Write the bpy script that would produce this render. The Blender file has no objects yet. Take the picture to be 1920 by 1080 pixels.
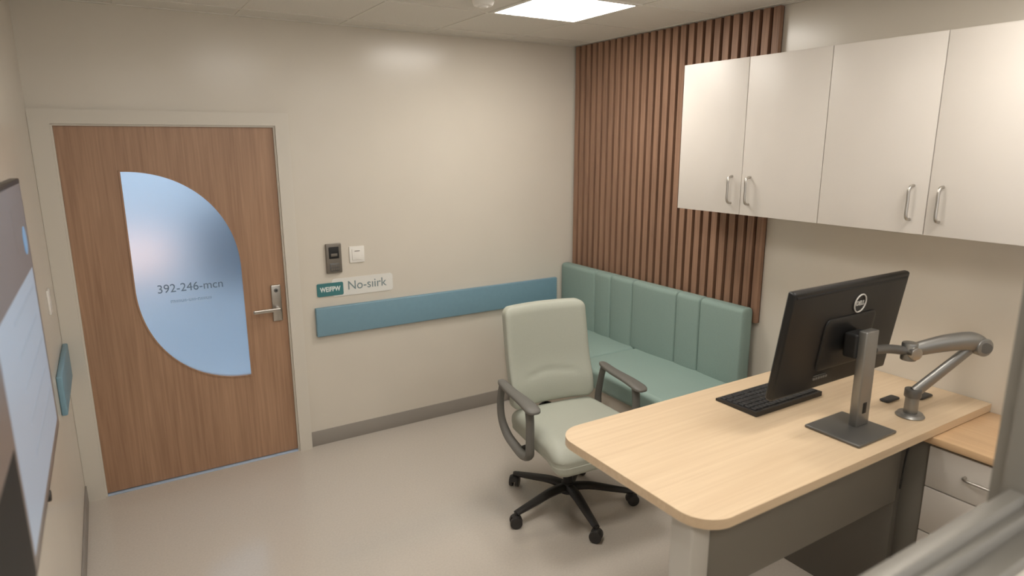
import bpy, bmesh, math, random
from mathutils import Vector, Matrix
random.seed(3)
scene=bpy.context.scene
scene.view_settings.view_transform='Standard'
D=4.2215; R=3.2; L=-0.30; C=2.738; YB=-1.2
def srgb(c):
    return tuple(((v/255)/12.92 if v/255<=.04045 else ((v/255+.055)/1.055)**2.4) for v in c)+(1,)
# ---------------------------------------------------------------- materials
def mat(name,col,rough=.5,metal=0,spec=.5,emit=0,noise=0,nscale=200,bump=0,trans=0,coat=0,col2=None):
    m=bpy.data.materials.new(name); m.use_nodes=True
    nt=m.node_tree; N=nt.nodes; K=nt.links; b=N['Principled BSDF']
    c=srgb(col)
    b.inputs['Base Color'].default_value=c
    b.inputs['Roughness'].default_value=rough; b.inputs['Metallic'].default_value=metal
    b.inputs['Specular IOR Level'].default_value=spec
    b.inputs['Transmission Weight'].default_value=trans
    b.inputs['Coat Weight'].default_value=coat
    if emit: b.inputs['Emission Color'].default_value=c; b.inputs['Emission Strength'].default_value=emit
    if noise or bump:
        tc=N.new('ShaderNodeTexCoord'); n=N.new('ShaderNodeTexNoise')
        n.inputs['Scale'].default_value=nscale; n.inputs['Detail'].default_value=4
        K.new(tc.outputs['Object'],n.inputs['Vector'])
        if noise:
            r=N.new('ShaderNodeValToRGB'); r.color_ramp.elements[0].position=.3; r.color_ramp.elements[1].position=.7
            c2=srgb(col2) if col2 else c
            r.color_ramp.elements[0].color=tuple(v*(1-noise) for v in c2[:3])+(1,)
            r.color_ramp.elements[1].color=tuple(min(1,v*(1+noise)) for v in c[:3])+(1,)
            K.new(n.outputs['Fac'],r.inputs['Fac']); K.new(r.outputs['Color'],b.inputs['Base Color'])
        if bump:
            bp=N.new('ShaderNodeBump'); bp.inputs['Strength'].default_value=bump; bp.inputs['Distance'].default_value=.002
            K.new(n.outputs['Fac'],bp.inputs['Height']); K.new(bp.outputs['Normal'],b.inputs['Normal'])
    return m
def wood(name,c1,c2,axis,rough=.45,fine=60,amt=1.0):
    m=bpy.data.materials.new(name); m.use_nodes=True
    nt=m.node_tree; N=nt.nodes; K=nt.links; b=N['Principled BSDF']
    tc=N.new('ShaderNodeTexCoord'); outs=[]
    for sc,st in ((fine,.03),(fine*.13,.12)):
        mp=N.new('ShaderNodeMapping'); s=[sc]*3; s[axis]=sc*st; mp.inputs['Scale'].default_value=s
        n=N.new('ShaderNodeTexNoise'); n.inputs['Scale'].default_value=1; n.inputs['Detail'].default_value=5; n.inputs['Distortion'].default_value=.6
        K.new(tc.outputs['Object'],mp.inputs['Vector']); K.new(mp.outputs['Vector'],n.inputs['Vector']); outs.append(n.outputs['Fac'])
    mx=N.new('ShaderNodeMix'); mx.data_type='FLOAT'; mx.inputs[0].default_value=.35
    K.new(outs[0],mx.inputs[2]); K.new(outs[1],mx.inputs[3])
    r=N.new('ShaderNodeValToRGB'); r.color_ramp.elements[0].position=.33; r.color_ramp.elements[1].position=.66
    r.color_ramp.elements[0].color=srgb(c1); r.color_ramp.elements[1].color=srgb(c2)
    K.new(mx.outputs[0],r.inputs['Fac']); K.new(r.outputs['Color'],b.inputs['Base Color'])
    b.inputs['Roughness'].default_value=rough
    return m
M={}
M['wall']=mat('wall_paint',(217,210,198),.24,spec=.5,noise=.012,nscale=3)
M['ceil']=mat('ceiling_tile',(226,222,214),.9,noise=.05,nscale=160,bump=.15)
M['grid']=mat('ceiling_grid',(226,222,213),.6)
M['floor']=mat('vinyl_floor',(202,194,184),.15,spec=.6,noise=.04,nscale=90)
M['base']=mat('rubber_base',(152,146,139),.5)
M['frame']=mat('door_frame_paint',(215,209,198),.35)
M['door']=wood('door_oak',(152,117,92),(180,144,116),2,.42,70)
M['doorlip']=wood('door_lip',(154,118,92),(188,150,120),2,.42,70)
M['slat']=wood('slat_walnut',(130,99,80),(160,125,102),2,.55,90)
M['slatback']=mat('slat_backing',(76,56,46),.8)
M['birch']=wood('desk_birch',(212,187,155),(224,201,170),0,.36,60)
M['birch2']=wood('cabinet_birch',(198,163,126),(214,181,142),1,.4,60)
M['white']=mat('cabinet_laminate',(212,206,199),.42,noise=.01,nscale=5)
M['steel']=mat('brushed_steel',(190,186,180),.32,1)
M['rail']=mat('rail_blue',(122,157,174),.45,noise=.02,nscale=30)
M['benchf']=mat('bench_fabric',(136,157,150),.85,noise=.08,nscale=350,bump=.25)
M['benchs']=mat('bench_vinyl',(144,166,159),.55,noise=.02,nscale=200,bump=.05)
M['benchb']=mat('bench_base',(200,191,178),.6)
M['chair']=mat('chair_vinyl',(174,177,165),.5,noise=.02,nscale=150,bump=.05)
M['arm']=mat('chair_grey_plastic',(106,104,99),.5)
M['dark']=mat('dark_plastic',(46,44,43),.45)
M['black']=mat('black_plastic',(18,18,19),.38)
M['blackm']=mat('black_matt',(24,24,25),.6)
M['key']=mat('key_plastic',(44,45,47),.5)
M['alu']=mat('cast_aluminium',(150,149,146),.38,.75)
M['alud']=mat('dark_aluminium',(112,111,109),.42,.6)
M['panel']=mat('modesty_panel',(126,121,113),.5)
M['panel2']=mat('dark_panel',(98,94,88),.55)
M['leg']=mat('leg_paint',(203,200,194),.45)
M['glass']=mat('frosted_glass',(240,246,250),.36,trans=1,spec=.5)
M['ink']=mat('grey_ink',(116,134,150),.6)
M['ink2']=mat('faint_ink',(158,178,194),.6)
M['teal']=mat('sign_teal',(66,124,128),.5)
M['label']=mat('label_white',(228,227,222),.5)
M['inkw']=mat('white_ink',(235,240,238),.6)
M['inkd']=mat('slate_ink',(120,138,142),.6)
M['therm']=mat('thermostat_grey',(124,118,110),.4,.3)
M['plate']=mat('switch_white',(238,235,229),.45)
M['light']=mat('light_diffuser',(255,249,240),.5,emit=21)
M['lightf']=mat('light_trim',(235,232,225),.5)
M['mframe']=mat('window_aluminium',(140,137,131),.45,.3)
M['scr']=mat('screen_lit',(160,176,196),.3,emit=.2)
M['scr2']=mat('screen_panel',(165,180,200),.3,emit=.22)
M['scr3']=mat('screen_taupe',(120,112,108),.3,emit=.12)
M['scr4']=mat('screen_blue',(120,164,206),.3,emit=.25)
M['cwall']=mat('corridor_paint',(200,214,226),.6)
M['cpink']=mat('corridor_pink_glow',(250,215,205),.6,emit=.6)
M['cdark']=mat('corridor_slate',(66,88,108),.6)
M['cfloor']=mat('corridor_floor',(210,220,228),.4)
M['clight']=mat('corridor_light',(226,237,252),.5,emit=9)
M['thresh']=mat('threshold_blue_glow',(180,198,222),.35)  # pale blue of the threshold imitates the glow under the door
# ---------------------------------------------------------------- mesh builder
class MB:
    def __init__(s): s.bm=bmesh.new(); s.mats=[]
    def mi(s,m):
        if m not in s.mats: s.mats.append(m)
        return s.mats.index(m)
    def _fin(s,faces,m):
        i=s.mi(m)
        for f in faces:
            if f.is_valid: f.material_index=i
    def box(s,x0,x1,y0,y1,z0,z1,m,bev=0,seg=2):
        old=set(s.bm.faces)
        g=bmesh.ops.create_cube(s.bm,size=1)
        for v in g['verts']:
            v.co=Vector(((x0+x1)/2+v.co.x*(x1-x0),(y0+y1)/2+v.co.y*(y1-y0),(z0+z1)/2+v.co.z*(z1-z0)))
        if bev:
            e=list({e for v in g['verts'] for e in v.link_edges})
            bmesh.ops.bevel(s.bm,geom=e,offset=bev,segments=seg,profile=.5,affect='EDGES')
        s._fin([f for f in s.bm.faces if f not in old],m); return s
    def cyl(s,p0,p1,r0,m,r1=None,n=24,bev=0):
        p0=Vector(p0);p1=Vector(p1); r1=r0 if r1 is None else r1
        ax=(p1-p0); h=ax.length; q=ax.to_track_quat('Z','Y')
        prof=[(r0,0),(r1,h)]
        if bev: prof=[(r0-bev,0),(r0-bev*.3,bev*.3),(r0,bev),(r1,h-bev),(r1-bev*.3,h-bev*.3),(r1-bev,h)]
        rings=[]
        for (r,z) in prof:
            rings.append([s.bm.verts.new(p0+q@Vector((r*math.cos(2*math.pi*i/n),r*math.sin(2*math.pi*i/n),z))) for i in range(n)])
        fs=[]
        for a,b in zip(rings,rings[1:]):
            for i in range(n): fs.append(s.bm.faces.new((a[i],a[(i+1)%n],b[(i+1)%n],b[i])))
        fs.append(s.bm.faces.new(rings[0][::-1])); fs.append(s.bm.faces.new(rings[-1]))
        s._fin(fs,m); return s
    def tube(s,pts,r,m,n=12,sub=6,ell=None,up=(0,0,1),smooth=True,closed=False):
        P=[Vector(p) for p in pts]; k=len(P)
        rr=r if isinstance(r,(list,tuple)) else [r]*k
        Q=[];RR=[]
        if smooth and k>2:
            rng=k if closed else k-1
            for i in range(rng):
                g=lambda j:P[j%k] if closed else P[max(0,min(k-1,j))]
                a,b,c,d=g(i-1),g(i),g(i+1),g(i+2)
                for t in range(sub):
                    u=t/sub
                    Q.append(.5*((2*b)+(c-a)*u+(2*a-5*b+4*c-d)*u*u+(3*b-a-3*c+d)*u**3))
                    RR.append(rr[i]*(1-u)+rr[(i+1)%k]*u)
            if not closed: Q.append(P[-1]);RR.append(rr[-1])
        else: Q=P;RR=list(rr)
        ex,ey=ell if ell else (1,1)
        rings=[]; nn=len(Q)
        for i,p in enumerate(Q):
            t=(Q[(i+1)%nn]-Q[i-1]) if closed else (Q[min(i+1,nn-1)]-Q[max(i-1,0)])
            t.normalize(); u=Vector(up)
            if abs(t.dot(u))>.98: u=Vector((0,1,0)) if abs(t.y)<.9 else Vector((1,0,0))
            sd=t.cross(u).normalized(); u2=sd.cross(t)
            rings.append([s.bm.verts.new(p+sd*(RR[i]*ex*math.cos(2*math.pi*j/n))+u2*(RR[i]*ey*math.sin(2*math.pi*j/n))) for j in range(n)])
        fs=[]
        prs=list(zip(rings,rings[1:]))
        if closed: prs.append((rings[-1],rings[0]))
        for a,b in prs:
            for j in range(n): fs.append(s.bm.faces.new((a[j],a[(j+1)%n],b[(j+1)%n],b[j])))
        if not closed:
            fs.append(s.bm.faces.new(rings[0][::-1])); fs.append(s.bm.faces.new(rings[-1]))
        s._fin(fs,m); return s
    def rbox(s,c,h,r,m,n=10,k=5,fn=None):
        """soft rounded box: centre c, half sizes h, per-axis radii r, optional deform fn(local Vector)->Vector"""
        def ax(H,rr):
            a=[-H+rr*(i/k) for i in range(k)]
            mid=[-(H-rr)+2*(H-rr)*i/n for i in range(n+1)]
            return a+mid+[-v for v in a[::-1]]
        A=[ax(h[i],r[i]) for i in range(3)]
        cache={}; fs=[]
        def V(x,y,z):
            key=(round(x,6),round(y,6),round(z,6))
            if key in cache: return cache[key]
            p=[x,y,z]; inn=[max(-(h[i]-r[i]),min(h[i]-r[i],p[i])) for i in range(3)]
            d=[(p[i]-inn[i])/max(r[i],1e-9) for i in range(3)]
            ln=math.sqrt(sum(t*t for t in d))
            if ln>1e-9:
                d=[math.tan(t*math.pi/4) for t in d]
                ln=math.sqrt(sum(t*t for t in d)); d=[t/ln for t in d]
            q=Vector([inn[i]+d[i]*r[i] for i in range(3)])
            if fn: q=fn(q)
            v=s.bm.verts.new(Vector(c)+q); cache[key]=v; return v
        for axi in range(3):
            o=[i for i in range(3) if i!=axi]
            for sg in (-1,1):
                U=A[o[0]];W=A[o[1]]
                for i in range(len(U)-1):
                    for j in range(len(W)-1):
                        q=[]
                        for (a,b) in ((U[i],W[j]),(U[i+1],W[j]),(U[i+1],W[j+1]),(U[i],W[j+1])):
                            p=[0,0,0]; p[axi]=sg*h[axi]; p[o[0]]=a; p[o[1]]=b; q.append(V(*p))
                        if (sg>0)==(axi==1): q=q[::-1]
                        try: fs.append(s.bm.faces.new(q))
                        except ValueError: pass
        s._fin(fs,m); return s
    def prism(s,outline,ax,a,b,m,holes=(),bev=0):
        """extrude 2D outline along axis ax from a to b (2D coords = remaining axes in order)"""
        o=[i for i in range(3) if i!=ax]
        def mk(p,t):
            q=[0,0,0]; q[ax]=t; q[o[0]]=p[0]; q[o[1]]=p[1]; return s.bm.verts.new(q)
        allf=[]; loops=[outline]+list(holes)
        LV=[]
        for t in (a,b):
            ed=[];vs=[]
            for lp in loops:
                v=[mk(p,t) for p in lp]; vs.append(v)
                for i in range(len(v)): ed.append(s.bm.edges.new((v[i],v[(i+1)%len(v)])))
            LV.append(vs)
            if holes:
                g=bmesh.ops.triangle_fill(s.bm,use_beauty=True,use_dissolve=False,edges=ed)
                allf+=[f for f in g['geom'] if isinstance(f,bmesh.types.BMFace)]
            else: allf.append(s.bm.faces.new(vs[0]))
        for va,vb in zip(*LV):
            for i in range(len(va)):
                j=(i+1)%len(va); allf.append(s.bm.faces.new((va[i],va[j],vb[j],vb[i])))
        s._fin(allf,m); return s
    def mesh(s,name):
        bmesh.ops.recalc_face_normals(s.bm,faces=s.bm.faces)
        for f in s.bm.faces: f.smooth=True
        for e in s.bm.edges:
            if len(e.link_faces)==2 and e.calc_face_angle(0)>math.radians(38): e.smooth=False
        me=bpy.data.meshes.new(name); s.bm.to_mesh(me); s.bm.free()
        for k in s.mats: me.materials.append(M[k])
        return me
col=scene.collection
def thing(name,label,cat,loc=(0,0,0),rot=0):
    o=bpy.data.objects.new(name,None); o.empty_display_size=.05; o.location=loc; o.rotation_euler=(0,0,rot)
    col.objects.link(o); o['label']=label; o['category']=cat; return o
def part(parent,name,mb,label=None,local=False):
    me=mb.mesh(name) if isinstance(mb,MB) else mb
    root=parent
    while root.parent: root=root.parent
    if not local: me.transform(Matrix.Translation(-Vector(root.location)))
    o=bpy.data.objects.new(name,me); col.objects.link(o); o.parent=parent
    if label: o['label']=label
    return o
def single(name,mb,label,cat,loc=(0,0,0)):
    me=mb.mesh(name); me.transform(Matrix.Translation(-Vector(loc)))
    o=bpy.data.objects.new(name,me); o.location=loc; col.objects.link(o); o['label']=label; o['category']=cat; return o
def struct(name,mb):
    me=mb.mesh(name) if isinstance(mb,MB) else mb
    o=bpy.data.objects.new(name,me); col.objects.link(o); o['kind']='structure'; return o
def textmesh(s,size,m,M4,ext=.0006,sx=1,align='CENTER',bold=0):
    cu=bpy.data.curves.new('t','FONT'); cu.body=s; cu.size=size; cu.extrude=ext; cu.align_x=align; cu.align_y='CENTER'; cu.offset=bold
    t=bpy.data.objects.new('t',cu); col.objects.link(t)
    dg=bpy.context.evaluated_depsgraph_get(); me=bpy.data.meshes.new_from_object(t.evaluated_get(dg))
    bpy.data.objects.remove(t); bpy.data.curves.remove(cu)
    me.transform(M4@Matrix.Diagonal((sx,1,1,1))); me.materials.clear(); me.materials.append(M[m]); return me
def face_my(x,y,z): return Matrix.Translation((x,y,z))@Matrix.Rotation(math.pi/2,4,'X')
# ---------------------------------------------------------------- room shell
T=.12
dl,dr,dt=-.2122,.9156,2.13
b=MB(); b.prism([(L-T,0),(dl,0),(dl,dt),(dr,dt),(dr,0),(R+T,0),(R+T,C),(L-T,C)],1,D,D+T,'wall'); struct('wall_back',b)
b=MB(); b.box(R,R+T,YB,D,0,C,'wall'); struct('wall_right',b)
b=MB(); b.box(L-T,L,YB,D,0,C,'wall'); struct('wall_left',b)
b=MB(); b.box(L-T,R+T,YB,D+T,-.1,0,'floor'); struct('floor',b)
b=MB(); b.box(L-T,R+T,YB,D+T,C,C+.08,'ceil'); struct('ceiling',b)
b=MB(); gx=[.15+.6*i for i in range(6)]; gy=[-.8+.6*i for i in range(9)]
for x in gx: b.box(x-.011,x+.011,YB,D,C-.003,C+.001,'grid')
for y in gy: b.box(L,R,y-.011,y+.011,C-.0035,C+.001,'grid')
b.box(L,R,D-.02,D,C-.004,C,'grid'); b.box(L,L+.02,YB,D,C-.004,C,'grid'); b.box(R-.02,R,YB,D,C-.004,C,'grid')
struct('trim_1',b)
b=MB(); b.box(.992,R,D-.008,D,0,.105,'base',.002); struct('baseboard_back',b)
b=MB(); b.box(L,L+.008,YB,D-.03,0,.105,'base',.002); struct('baseboard_left',b)
b=MB(); b.box(R-.008,R,1.95,2.38,0,.105,'base',.002); struct('baseboard_right',b)
b=MB()
b.prism([(L+.001,0),(dl+.004,0),(dl+.004,dt-.004),(dr-.004,dt-.004),(dr-.004,0),(.992,0),(.992,2.2),(L+.001,2.2)],1,D-.028,D+.001,'frame')
b.prism([(dl,0),(dl+.014,0),(dl+.014,dt-.014),(dr-.014,dt-.014),(dr-.014,0),(dr,0),(dr,dt),(dl,dt)],1,D-.012,D+.11,'frame')
b.prism([(dl,0),(dl+.03,0),(dl+.03,dt-.03),(dr-.03,dt-.03),(dr-.03,0),(dr,0),(dr,dt),(dl,dt)],1,D+.052,D+.11,'frame')
struct('trim_2',b)
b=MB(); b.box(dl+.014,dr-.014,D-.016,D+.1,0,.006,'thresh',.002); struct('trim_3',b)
def glass_out(off=0,n=40):
    x0,x1,z0,z1=.07-off,.66+off,.58-off,1.88+off
    zm=1.27
    pts=[(x0,z1)]
    for i in range(1,n+1):
        a=math.pi/2*(1-i/n); e=.95
        pts.append((x0+(x1-x0)*math.cos(a)**e,zm+(z1-zm)*math.sin(a)**e))
    pts.append((x1,z0))
    zb=1.22
    for i in range(1,n+1):
        a=math.pi/2*(i/n)
        pts.append((x1-(x1-x0)*math.sin(a)**.95,zb-(zb-z0)*math.cos(a)**.95))
    return pts
door=thing('door_1','wide oak veneer door with leaf-shaped frosted window','door',((dl+dr)/2,D+.03,0))
del door['category']; del door['label']; door['kind']='structure'
b=MB(); lx0,lx1=dl+.0145,dr-.0145
b.prism([(lx0,.012),(lx1,.012),(lx1,dt-.0145),(lx0,dt-.0145)],1,D+.004,D+.05,'door',holes=[glass_out(.0)])
part(door,'door_leaf',b)
b=MB(); go=glass_out(.0); go2=glass_out(-.008)
b.prism(go,1,D-.001,D+.004,'doorlip',holes=[go2]); part(door,'glazing_bead',b)
b=MB(); b.prism(glass_out(-.001),1,D+.02,D+.03,'glass'); glass=part(door,'frosted_glass',b,'blue frosted glass with grey lettering')
me=textmesh('392-246-mcn',.070,'ink',face_my(.365,D+.0195,1.19),sx=.96); part(glass,'lettering',me)
me=textmesh('mııııuıı-uııı-nııııuıı',.034,'ink2',face_my(.36,D+.0195,1.115),sx=.98); part(glass,'lettering',me)
b=MB(); b.box(.812,.872,D-.010,D+.004,.915,1.15,'steel',.006,3); b.cyl((.842,D-.014,1.115),(.842,D-.009,1.115),.013,'alud',bev=.002)
b.cyl((.842,D-.0155,1.115),(.842,D-.013,1.115),.005,'black')
b.cyl((.842,D-.01,1.0),(.842,D-.055,1.0),.013,'steel')
b.rbox((.772,D-.058,1.0),(.083,.008,.012),(.008,.006,.008),'steel',4,3)
part(door,'door_handle',b,'brushed steel lever handle on tall plate')
# corridor behind
b=MB(); b.box(-1.6,2.4,D+2.0,D+2.1,0,C,'cwall'); b.box(-1.7,-1.6,D+T,D+2.1,0,C,'cwall'); b.box(2.4,2.5,D+T,D+2.1,0,C,'cwall')
struct('wall_corridor',b)
b=MB(); b.box(-1.7,2.5,D+T,D+2.1,-.1,0,'cfloor'); struct('floor_corridor',b)
b=MB(); b.box(-1.7,2.5,D+T,D+2.1,C,C+.05,'cwall'); struct('ceiling_corridor',b)
b=MB(); b.box(-.6,1.4,D+.6,D+1.2,C-.02,C-.001,'clight'); single('corridor_light_panel',b,'cool white recessed ceiling light in corridor','ceiling light',(.4,D+.9,C-.02))
b=MB(); b.box(-.25,.40,D+1.97,D+1.998,.95,1.28,'cpink',.01); single('added_pink_glow_panel',b,'added self-lit pink panel giving the glass its warm patch','tint panel',(.1,D+1.99,1.1))  # invented glowing panel, puts the pinkish patch into the frosted glass
b=MB(); b.box(.62,1.25,D+1.96,D+1.998,.80,1.50,'cdark',.01); single('added_dark_panel',b,'added slate blue panel darkening one side of the glass','notice board',(.93,D+1.99,1.1))  # invented dark panel, shapes the darker area seen through the glass
# ---------------------------------------------------------------- lights
def panel(x0,y0,lab):
    t=thing('ceiling_light',lab,'ceiling light',(x0+.3,y0+.3,C-.007)); t['group']='ceiling light panels'
    b=MB(); b.prism([(x0,y0),(x0+.6,y0),(x0+.6,y0+.6),(x0,y0+.6)],2,C-.007,C-.001,'lightf',holes=[[(x0+.026,y0+.026),(x0+.574,y0+.026),(x0+.574,y0+.574),(x0+.026,y0+.574)]]); part(t,'light_trim',b)
    b=MB(); b.box(x0+.026,x0+.574,y0+.026,y0+.574,C-.006,C-.001,'light'); part(t,'light_diffuser',b)
panel(1.94,2.79,'added square ceiling panel out of view, lit as fill')
panel(.75,1.6,'added square ceiling panel out of view, lit as fill')
panel(1.95,.4,'added square ceiling panel out of view, lit as fill')  # fill light added out of view, built as a ceiling panel
panel(.15,-.8,'added square ceiling panel out of view, lit as fill')  # unseen fill panel added behind the camera
b=MB(); b.cyl((1.76,3.13,C),(1.76,3.13,C-.03),.06,'plate',.05,bev=.006); b.cyl((1.76,3.13,C-.029),(1.76,3.13,C-.038),.03,'plate',.022)
single('smoke_detector',b,'round white smoke detector on ceiling tile','smoke detector',(1.76,3.13,C-.038))
# ---------------------------------------------------------------- back wall items
b=MB(); b.box(1.076,3.01,D-.034,D,.7706,.9655,'rail',.008,3); single('wall_rail',b,'long flat blue bumper rail on cream wall','wall rail',(2.04,D,.77))
b=MB(); b.box(L,L+.026,3.55,4.17,.7706,.9655,'rail',.008,3); single('wall_rail',b,'short flat blue bumper rail beside the door frame','wall rail',(L,3.85,.77))
t=thing('thermostat','grey metal wall controller with dark display','wall controller',(1.22,D,1.19))
b=MB(); b.box(1.17,1.272,D-.022,D,1.188,1.382,'therm',.005,3); part(t,'housing',b)
b=MB(); b.box(1.188,1.254,D-.026,D-.021,1.285,1.362,'blackm',.003); b.box(1.2,1.242,D-.028,D-.025,1.30,1.318,'therm',.001); part(t,'display',b)
b=MB(); b.box(1.19,1.252,D-.025,D-.021,1.20,1.255,'alud',.002)
for i in range(4):
    b.box(1.198+i*.0135,1.207+i*.0135,D-.027,D-.024,1.228,1.245,'therm')
    b.box(1.198+i*.0135,1.207+i*.0135,D-.027,D-.024,1.208,1.222,'therm')
part(t,'keypad',b)
t=thing('light_switch','white square light switch on cream wall','light switch',(1.38,D,1.25))
b=MB(); b.box(1.328,1.432,D-.009,D,1.242,1.352,'plate',.004,2); part(t,'switch_plate',b)
b=MB(); b.box(1.345,1.415,D-.013,D-.008,1.26,1.334,'plate',.003,2); b.box(1.362,1.398,D-.0145,D-.012,1.318,1.323,'therm'); part(t,'rocker',b)
def rrect(x0,x1,z0,z1,r,n=6):
    pts=[]
    for cx,cz,a0 in ((x1-r,z1-r,0),(x0+r,z1-r,90),(x0+r,z0+r,180),(x1-r,z0+r,270)):
        for i in range(n+1):
            a=math.radians(a0+90*i/n); pts.append((cx+r*math.cos(a),cz+r*math.sin(a)))
    return pts
t=thing('wall_sign','teal and white room sign with rounded ends','sign',(1.36,D,1.02))
b=MB(); b.prism(rrect(1.20,1.625,1.025,1.145,.02),1,D-.004,D,'label'); part(t,'sign_plate',b)
b=MB(); b.prism(rrect(1.10,1.275,1.035,1.122,.01),1,D-.0065,D,'teal'); tp=part(t,'teal_panel',b,'teal sign panel with white lettering')
part(tp,'lettering',textmesh('WEIFPW',.044,'inkw',face_my(1.187,D-.007,1.079),sx=.80,bold=.0012))
part(t,'lettering',textmesh('No-sıirk',.085,'inkd',face_my(1.44,D-.0045,1.088),sx=.96))
b=MB(); b.box(L,L+.01,3.74,3.82,1.22,1.34,'plate',.003); single('wall_switch_plate',b,'small pale switch plate on side wall','switch plate',(L,3.78,1.22))
# ---------------------------------------------------------------- slat wall
t=thing('slat_wall_panel','walnut vertical slat feature panel behind bench','wall panel',(R-.001,3.3,.98))
b=MB(); b.box(R-.012,R-.001,2.405,D-.002,.98,C-.008,'slatback'); part(t,'backing_board',b)
b=MB(); n=27; p=(D-.004-2.40)/n
for i in range(n):
    y=2.40+i*p; b.box(R-.038,R-.011,y,y+p*.66,.98,C-.007,'slat',.0015,1)
part(t,'slats',b)
# ---------------------------------------------------------------- bench
t=thing('bench','sage green upholstered built-in bench below slat panel','bench',(2.86,3.3,0))
yb=[4.205,3.77,3.59,3.36,2.94,2.74,2.41]; fx=3.06
b=MB()
for a,c in zip(yb,yb[1:]):
    hy=(a-c)/2+.0015
    def fn(q,hy=hy):
        k=(1-(q.y/hy)**2)
        if q.x<0: q.x-=.010*max(0,k)
        return q
    b.rbox(((fx+R-.05)/2,(a+c)/2,.828),((R-.05-fx)/2,hy,.25),(.03,.014,.03),'benchf',8,4,fn)
part(t,'backrest',b,'channel-tufted green fabric backrest')
for a,c in ((4.205,3.32),(3.318,2.41)):
    b=MB(); b.rbox(((2.52+fx+.04)/2,(a+c)/2,.535),((fx+.04-2.52)/2,(a-c)/2,.065),(.03,.03,.03),'benchs',10,4,lambda q:Vector((q.x,q.y,q.z+(.008*math.cos(q.x*4)*math.cos(q.y*3) if q.z>0 else 0))))
    part(t,'seat_cushion',b)
b=MB(); b.box(2.56,R-.055,2.43,4.2,.0,.475,'benchb',.004); part(t,'bench_base',b,'cream bench base')
# ---------------------------------------------------------------- wall cabinets
fxc=2.85
def cabinet(y0,y1,ym):
    t=thing('wall_cabinet','white laminate wall cabinet with two doors','wall cabinet',(3.03,(y0+y1)/2,1.646)); t['group']='white wall cabinets'
    b=MB(); b.box(fxc+.02,R-.001,y0+.001,y1-.001,1.648,2.442,'white',.001,1); part(t,'cabinet_body',b)
    for a,c,hs in ((y0,ym,1),(ym,y1,-1)):
        b=MB(); b.box(fxc,fxc+.019,a+.0018,c-.0018,1.646,2.444,'white',.0015,2); d=part(t,'cabinet_door',b)
        hy=ym-.055 if c==ym else ym+.06
        b=MB(); b.tube([(fxc+.001,hy,1.705),(fxc-.022,hy,1.708),(fxc-.033,hy,1.725),(fxc-.033,hy,1.775),(fxc-.033,hy,1.825),(fxc-.022,hy,1.842),(fxc+.001,hy,1.845)],.0065,'steel',10,5,up=(0,1,0)); part(d,'handle',b,'brushed steel bow handle')
cabinet(1.8692,2.7679,2.3221); cabinet(.94,1.8692,1.39)
# ---------------------------------------------------------------- desk
zt=.90
t=thing('desk','pale birch desk with rounded corners and grey panel','desk',(2.3,1.56,0))
def corner_pts(x0,x1,y0,y1,r):
    pts=[(x1,y0),(x1,y1)]
    for cx,cy,a0 in ((x0+r,y1-r,90),(x0+r,y0+r,180)):
        for i in range(17):
            a=math.radians(a0+90*i/16); pts.append((cx+r*math.cos(a),cy+r*math.sin(a)))
    return pts
b=MB(); b.prism(corner_pts(1.405,R-.003,1.180,1.965,.115),2,zt-.034,zt,'birch')
e=[ed for ed in b.bm.edges if abs(ed.verts[0].co.z-ed.verts[1].co.z)<1e-5 and len(ed.link_faces)==2 and ed.calc_face_angle(0)>1]
bmesh.ops.bevel(b.bm,geom=e,offset=.006,segments=3,profile=.5,affect='EDGES')
part(t,'desktop',b)
b=MB(); b.box(1.432,1.518,1.255,1.35,0.012,zt-.035,'leg',.01,3); b.box(1.415,1.54,1.235,1.5,0,.014,'leg',.004); part(t,'leg',b,'pale painted desk leg')
b=MB(); b.box(1.518,2.66,1.265,1.285,.555,zt-.035,'panel',.002); part(t,'modesty_panel',b,'grey laminate modesty panel')
b=MB(); b.box(2.66,2.70,1.27,1.95,0,zt-.035,'panel2',.002); part(t,'end_panel',b,'dark grey end panel')
b=MB(); b.tube([(2.69,1.24,.86),(2.66,1.235,.83),(2.65,1.24,.78),(2.655,1.25,.62)],.004,'black',8,5); part(t,'cable',b,'black cable')
# credenza
t=thing('drawer_cabinet','low drawer cabinet with birch top under desk end','drawer cabinet',(2.96,1.1,0))
b=MB(); b.box(2.715,R-.002,.56,1.9,.83,.862,'birch2',.004,2); part(t,'cabinet_top',b,'birch wood top')
b=MB(); b.box(2.752,R-.004,.57,1.89,0.0,.829,'panel',.002); part(t,'cabinet_body',b)
for (za,zb_) in ((.64,.815),(.44,.635),(.10,.435)):
    b=MB(); b.box(2.733,2.752,.60,1.195,za,zb_,'white',.002); d=part(t,'drawer',b,'off-white drawer front')
    b=MB(); zc=(za+zb_)/2+.01; yc=.985
    b.tube([(2.734,yc-.07,zc),(2.712,yc-.068,zc),(2.702,yc-.05,zc),(2.702,yc,zc),(2.702,yc+.05,zc),(2.712,yc+.068,zc),(2.734,yc+.07,zc)],.006,'steel',10,5); part(d,'handle',b,'brushed steel bow handle')
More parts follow.
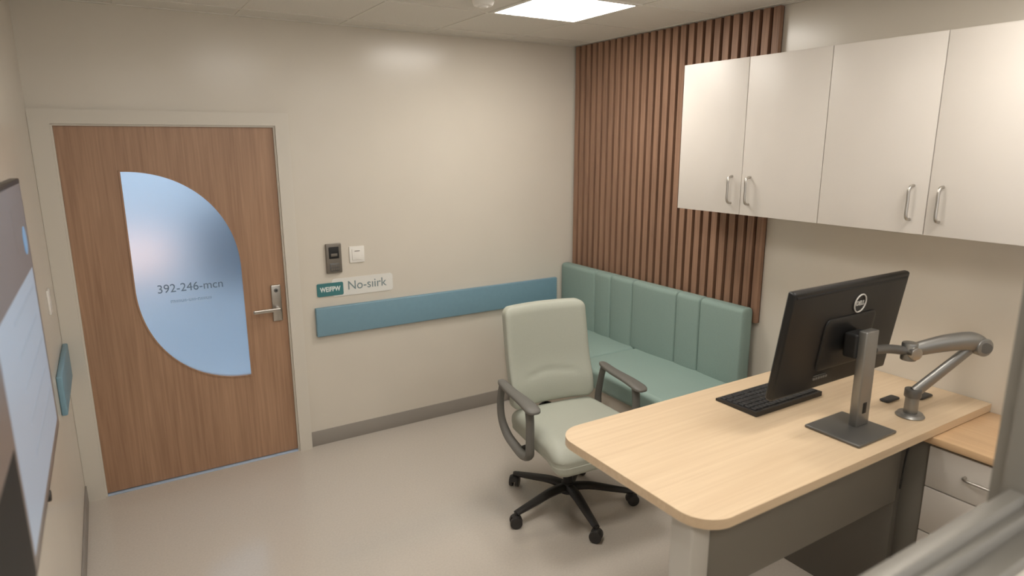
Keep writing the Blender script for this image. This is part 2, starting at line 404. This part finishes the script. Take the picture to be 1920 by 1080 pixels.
# ---------------------------------------------------------------- monitor
t=thing('monitor','black widescreen monitor on grey column stand with jointed desk arm','monitor',(2.44,1.35,zt))
my=1.435
TL=Matrix.Translation((2.437,my,1.282))@Matrix.Rotation(math.radians(8),4,'X')@Matrix.Translation((-2.425,-my,-1.285))
def tpart(par,name,mb,label=None):
    me=mb.mesh(name) if isinstance(mb,MB) else mb
    me.transform(TL); return part(par,name,me,label)
b=MB(); b.rbox((2.425,my+.012,1.279),(.385,.016,.220),(.010,.012,.010),'black',6,3)
b.rbox((2.445,my-.006,1.25),(.17,.006,.11),(.03,.005,.03),'black',8,4)
b.box(2.06,2.79,my-.006,my-.003,1.470,1.480,'blackm',.001)
tpart(t,'housing',b,'black plastic back housing')
b=MB(); b.box(2.05,2.80,my+.0275,my+.0295,1.072,1.488,'blackm'); tpart(t,'screen',b)
lg=MB(); lc=(2.475,my-.009,1.405)
N=40
lg.tube([(lc[0]+.037*math.cos(2*math.pi*i/N),lc[1],lc[2]+.037*math.sin(2*math.pi*i/N)) for i in range(N)],.0028,'leg',6,1,closed=True,up=(0,1,0))
lo=tpart(t,'logo',lg,'pale ring emblem')
tpart(lo,'lettering',textmesh('DELL',.026,'leg',face_my(lc[0],lc[1],lc[2]),sx=.95,bold=.0006))
b=MB()
for i in range(6): b.box(2.28+i*.016,2.292+i*.016,my-.007,my-.003,1.102,1.112,'alu')
b.box(2.28,2.36,my-.007,my-.003,1.117,1.120,'alud')
tpart(t,'port_label',b)
b=MB(); b.box(2.428,2.512,1.335,1.37,zt+.012,1.305,'alu',.005,3); b.box(2.458,2.483,1.333,1.337,.965,1.01,'blackm',.002)
part(t,'stand_column',b,'grey metal column')
b=MB(); b.box(2.285,2.54,1.235,1.465,zt+.0005,zt+.013,'alud',.005,3); part(t,'stand_base',b,'flat square grey metal base plate')
b=MB(); b.rbox((2.465,1.393,1.24),(.05,.028,.05),(.01,.01,.01),'blackm',3,3); part(t,'mount',b)
b=MB(); b.cyl((2.76,1.30,zt+.0005),(2.76,1.30,zt+.016),.055,'alu',.048,n=32,bev=.004); b.cyl((2.76,1.30,zt+.015),(2.76,1.30,zt+.095),.026,'alu',n=24,bev=.003); t=part(t,'support_arm',b,'silver jointed support arm with round desk base')
b=MB(); b.cyl((2.76,1.30,.985),(2.76,1.30,1.02),.032,'alud',bev=.003); b.tube([(2.765,1.297,1.005),(2.97,1.20,1.190)],[.022,.019],'alu',14,1,ell=(.8,1.2))
b.tube([(2.80,1.275,1.045),(2.955,1.20,1.195)],.006,'blackm',8,1); part(t,'lower_link',b)
b=MB(); b.tube([(2.990,1.175,1.208),(2.94,1.20,1.224),(2.845,1.25,1.216),(2.74,1.305,1.193)],[.030,.036,.033,.026],'alu',16,5,ell=(.8,1.1))
b.cyl((2.978,1.15,1.20),(3.003,1.215,1.20),.038,'alu',n=28,bev=.005); b.cyl((2.971,1.145,1.20),(2.978,1.152,1.20),.022,'alud',n=20)
part(t,'upper_link',b)
b=MB(); b.cyl((2.715,1.315,1.15),(2.715,1.315,1.225),.030,'alu',n=24,bev=.005); b.cyl((2.70,1.275,1.187),(2.713,1.31,1.187),.026,'steel',n=20,bev=.003)
b.tube([(2.70,1.32,1.19),(2.62,1.345,1.205),(2.514,1.352,1.218)],.019,'alud',12,5); part(t,'wrist_joint',b)
for (x,y) in ((2.86,1.44),(3.02,1.38)):
    b=MB(); b.rbox((x,y,zt+.006),(.05,.022,.0055),(.012,.012,.005),'dark',3,3); single('cable_clip',b,'small dark plastic cable clip on desk','cable clip',(x,y,zt))
# keyboard
t=thing('keyboard','black full-size computer keyboard on birch desk','keyboard',(2.43,1.735,zt))
b=MB(); b.prism([(1.63,zt+.001),(1.845,zt+.001),(1.845,zt+.012),(1.63,zt+.022)],0,2.20,2.65,'dark'); part(t,'keyboard_body',b)
b=MB()
for r_ in range(6):
    x=2.212
    y=1.645+r_*.032
    while x<2.635:
        w=.022 if random.random()<.85 else .045
        b.box(x,min(x+w,2.64)-.003,y,y+.026,zt+.010,zt+.027-.0017*r_,'key',.002,1); x+=w+.001
part(t,'keys',b)
# ---------------------------------------------------------------- office chair (local, forward = -Y)
ch=thing('office_chair','pale sage vinyl office chair with grey loop arms','office chair',(2.04,2.71,0),math.radians(-5))
def P(n_,b_,lab=None,parent=None): return part(parent or ch,n_,b_,lab,local=True)
b=MB()
def seatfn(q):
    q.x*=1+.05*(-q.y)/.27
    if q.z>0: q.z+=.014*(1-(q.x/.32)**2)*(1-(q.y/.31)**2)
    if q.y<-.18: q.z-=(-.18-q.y)*.30
    if abs(q.z+.02)<.012: q.x*=.992; q.y*=.992
    return q
b.rbox((0.03,-.04,.47),(.290,.310,.064),(.065,.065,.045),'chair',14,6,seatfn)
P('seat',b)
b=MB()
def backfn(q):
    v=q.z/.27
    q.x*=1-.01*v
    q.y-=.045*(q.x/.26)**2
    if q.y<0: q.y+=.007*math.exp(-((q.z+.10+.05*(q.x/.26)**2)/.010)**2)*max(0,1-(q.x/.2)**4)
    q.y-=.020*math.exp(-((q.z+.18)/.10)**2)
    q.y+=(q.z+.27)*.18
    return q
b.rbox((0.018,.27,.830),(.268,.042,.285),(.048,.026,.048),'chair',30,6,backfn); P('backrest',b)
b=MB(); b.rbox((0.02,.335,.76),(.09,.02,.22),(.03,.01,.03),'dark',8,3,lambda q:Vector((q.x,q.y+(q.z+.2)*.2,q.z))); b.tube([(0.03,.33,.56),(0.03,.30,.45),(0.03,.16,.39),(0.03,0.0,.39)],.03,'dark',10,5,ell=(1.4,.5)); P('back_support',b,'dark plastic back support')
for s in (-1,1):
    X=.03+s*.338
    b=MB(); b.rbox((X,.03,.705),(.035,.210,.015),(.026,.05,.012),'arm',8,5,lambda q,s=s:Vector((q.x*(1-.25*(q.y/.2)),q.y,q.z+.018*(q.y/.2)**2*(1 if q.y>0 else -1))))
    a=P('armrest',b,'grey plastic loop armrest')
    b=MB(); b.tube([(X,-.10,.69),(X,-.115,.62),(X,-.115,.50),(X-s*.005,-.10,.42),(X-s*.02,-.02,.375),(X-s*.03,.10,.375),(X-s*.025,.20,.41),(X-s*.01,.245,.50),(X,.235,.62),(X,.205,.715)],[.018,.018,.018,.020,.022,.022,.020,.017,.016,.016],'arm',12,5,ell=(.9,1.35),up=(1,0,0)); P('arm_loop',b,parent=a)
    b=MB(); b.tube([(X-s*.03,.06,.378),(.03+s*.12,.06,.395)],.016,'dark',10,1,ell=(1.6,.6)); P('arm_bracket',b,parent=a)
b=MB(); b.box(-.09,.15,-.12,.18,.37,.408,'dark',.01,2); b.tube([(.15,-.02,.39),(.24,-.03,.385),(.29,-.03,.38)],.006,'dark',8,3); P('seat_mechanism',b,'dark tilt mechanism')
b=MB(); b.cyl((0,0,.10),(0,0,.25),.028,'dark',n=20); b.cyl((0,0,.25),(0.015,0,.38),.016,'black',n=16); P('gas_column',b,'black gas lift column')
b=MB(); b.cyl((0,0,.085),(0,0,.145),.047,'dark',.038,n=24,bev=.005)
angs=[math.radians(a+5) for a in (41,113,185,257,329)]
for a in angs:
    c,s=math.cos(a),math.sin(a)
    b.tube([(c*.02,s*.02,.118),(c*.12,s*.12,.121),(c*.25,s*.25,.100),(c*.37,s*.37,.080)],[.033,.030,.025,.019],'dark',10,4,ell=(1,.75))
P('star_base',b,'dark five-arm star base')
for i,a in enumerate(angs):
    c,s=math.cos(a),math.sin(a); px,py=c*.37,s*.37
    w=a+math.radians([70,20,60,-40,100][i]); tx,ty=math.cos(w),math.sin(w)
    b=MB()
    for k in (-1,1): b.cyl((px+tx*k*.008,py+ty*k*.008,.033),(px+tx*k*.029,py+ty*k*.029,.033),.033,'dark',n=24,bev=.004)
    b.tube([(px-ty*.03,py+tx*.03,.038),(px-ty*.02,py+tx*.02,.060),(px,py,.067),(px+ty*.02,py-tx*.02,.060)],.012,'dark',8,4,ell=(1.9,.5)); b.cyl((px,py,.06),(px,py,.09),.009,'dark',n=12)
    P('caster',b,'black twin-wheel caster')
# ---------------------------------------------------------------- TV on left wall
t=thing('wall_display','large wall-mounted screen showing pale blue interface','display screen',(L,2.0,1.03))
b=MB(); b.box(L+.03,L+.058,1.15,2.735,1.03,1.912,'black',.004,2); part(t,'housing',b)
b=MB(); b.box(L+.0,L+.03,1.7,2.2,1.3,1.6,'blackm'); part(t,'wall_bracket',b)
b=MB(); X=L+.058
b.box(X,X+.001,1.165,2.712,1.045,1.897,'scr3')
b.box(X+.001,X+.0015,1.75,2.68,1.075,1.62,'scr2',0); b.box(X+.001,X+.0015,2.36,2.64,1.70,1.84,'scr3',0)
b.cyl((X+.001,2.60,1.72),(X+.003,2.60,1.72),.045,'scr4',n=30)
for k in range(5): b.box(X+.0015,X+.002,2.05,2.62-.05*(k%2),1.56-.09*k,1.575-.09*k,'scr')
b.box(X+.001,X+.0015,1.165,1.72,1.05,1.36,'blackm')
part(t,'screen',b,'lit screen with pale blue panels')
b=MB(); b.cyl((L,2.28,.975),(L+.03,2.28,.975),.01,'dark',n=16); b.cyl((L+.028,2.28,.975),(L+.05,2.28,.975),.018,'dark',n=20,bev=.004); single('wall_knob',b,'small dark round knob on side wall','wall knob',(L,2.28,.975))  # small round knob on the wall below the display
# ---------------------------------------------------------------- interior window the view looks through
b=MB(); b.box(L,R,.45,.55,0,1.20,'wall'); struct('wall_front',b)
b=MB()
b.box(L,R,.43,.57,1.205,1.24,'mframe',.006,2); b.box(L,R,.47,.53,1.24,1.28,'mframe',.006,2); b.box(L,R,.485,.515,1.28,1.31,'mframe',.004,2)
b.box(1.545,1.62,.47,.53,1.27,C-.01,'mframe',.006,2); b.box(1.57,1.59,.44,.56,1.235,C-.01,'mframe',.004,2)
b.box(L,R,.46,.54,C-.06,C-.008,'mframe',.004)
struct('window_1',b)
# ---------------------------------------------------------------- world + camera
w=bpy.data.worlds.new('w'); scene.world=w; w.use_nodes=True
w.node_tree.nodes['Background'].inputs[0].default_value=(1,.975,.94,1); w.node_tree.nodes['Background'].inputs[1].default_value=1.1
f,p,th,r,H=1223.635,.2190,.5524,.0028,2.0225
fw=Vector((math.sin(th)*math.cos(p),math.cos(th)*math.cos(p),-math.sin(p)))
rt=Vector((math.cos(th),-math.sin(th),0)); up=rt.cross(fw)
r2=rt*math.cos(r)-up*math.sin(r); u2=rt*math.sin(r)+up*math.cos(r)
cd=bpy.data.cameras.new('camera'); cam=bpy.data.objects.new('camera',cd); col.objects.link(cam)
m=Matrix((r2,u2,-fw)).transposed().to_4x4(); m.translation=(0,0,H); cam.matrix_world=m
cd.sensor_width=36; cd.lens=f/1920*36; cd.clip_start=.02
cd.dof.use_dof=True; cd.dof.focus_distance=3.4; cd.dof.aperture_fstop=1.6
scene.camera=cam
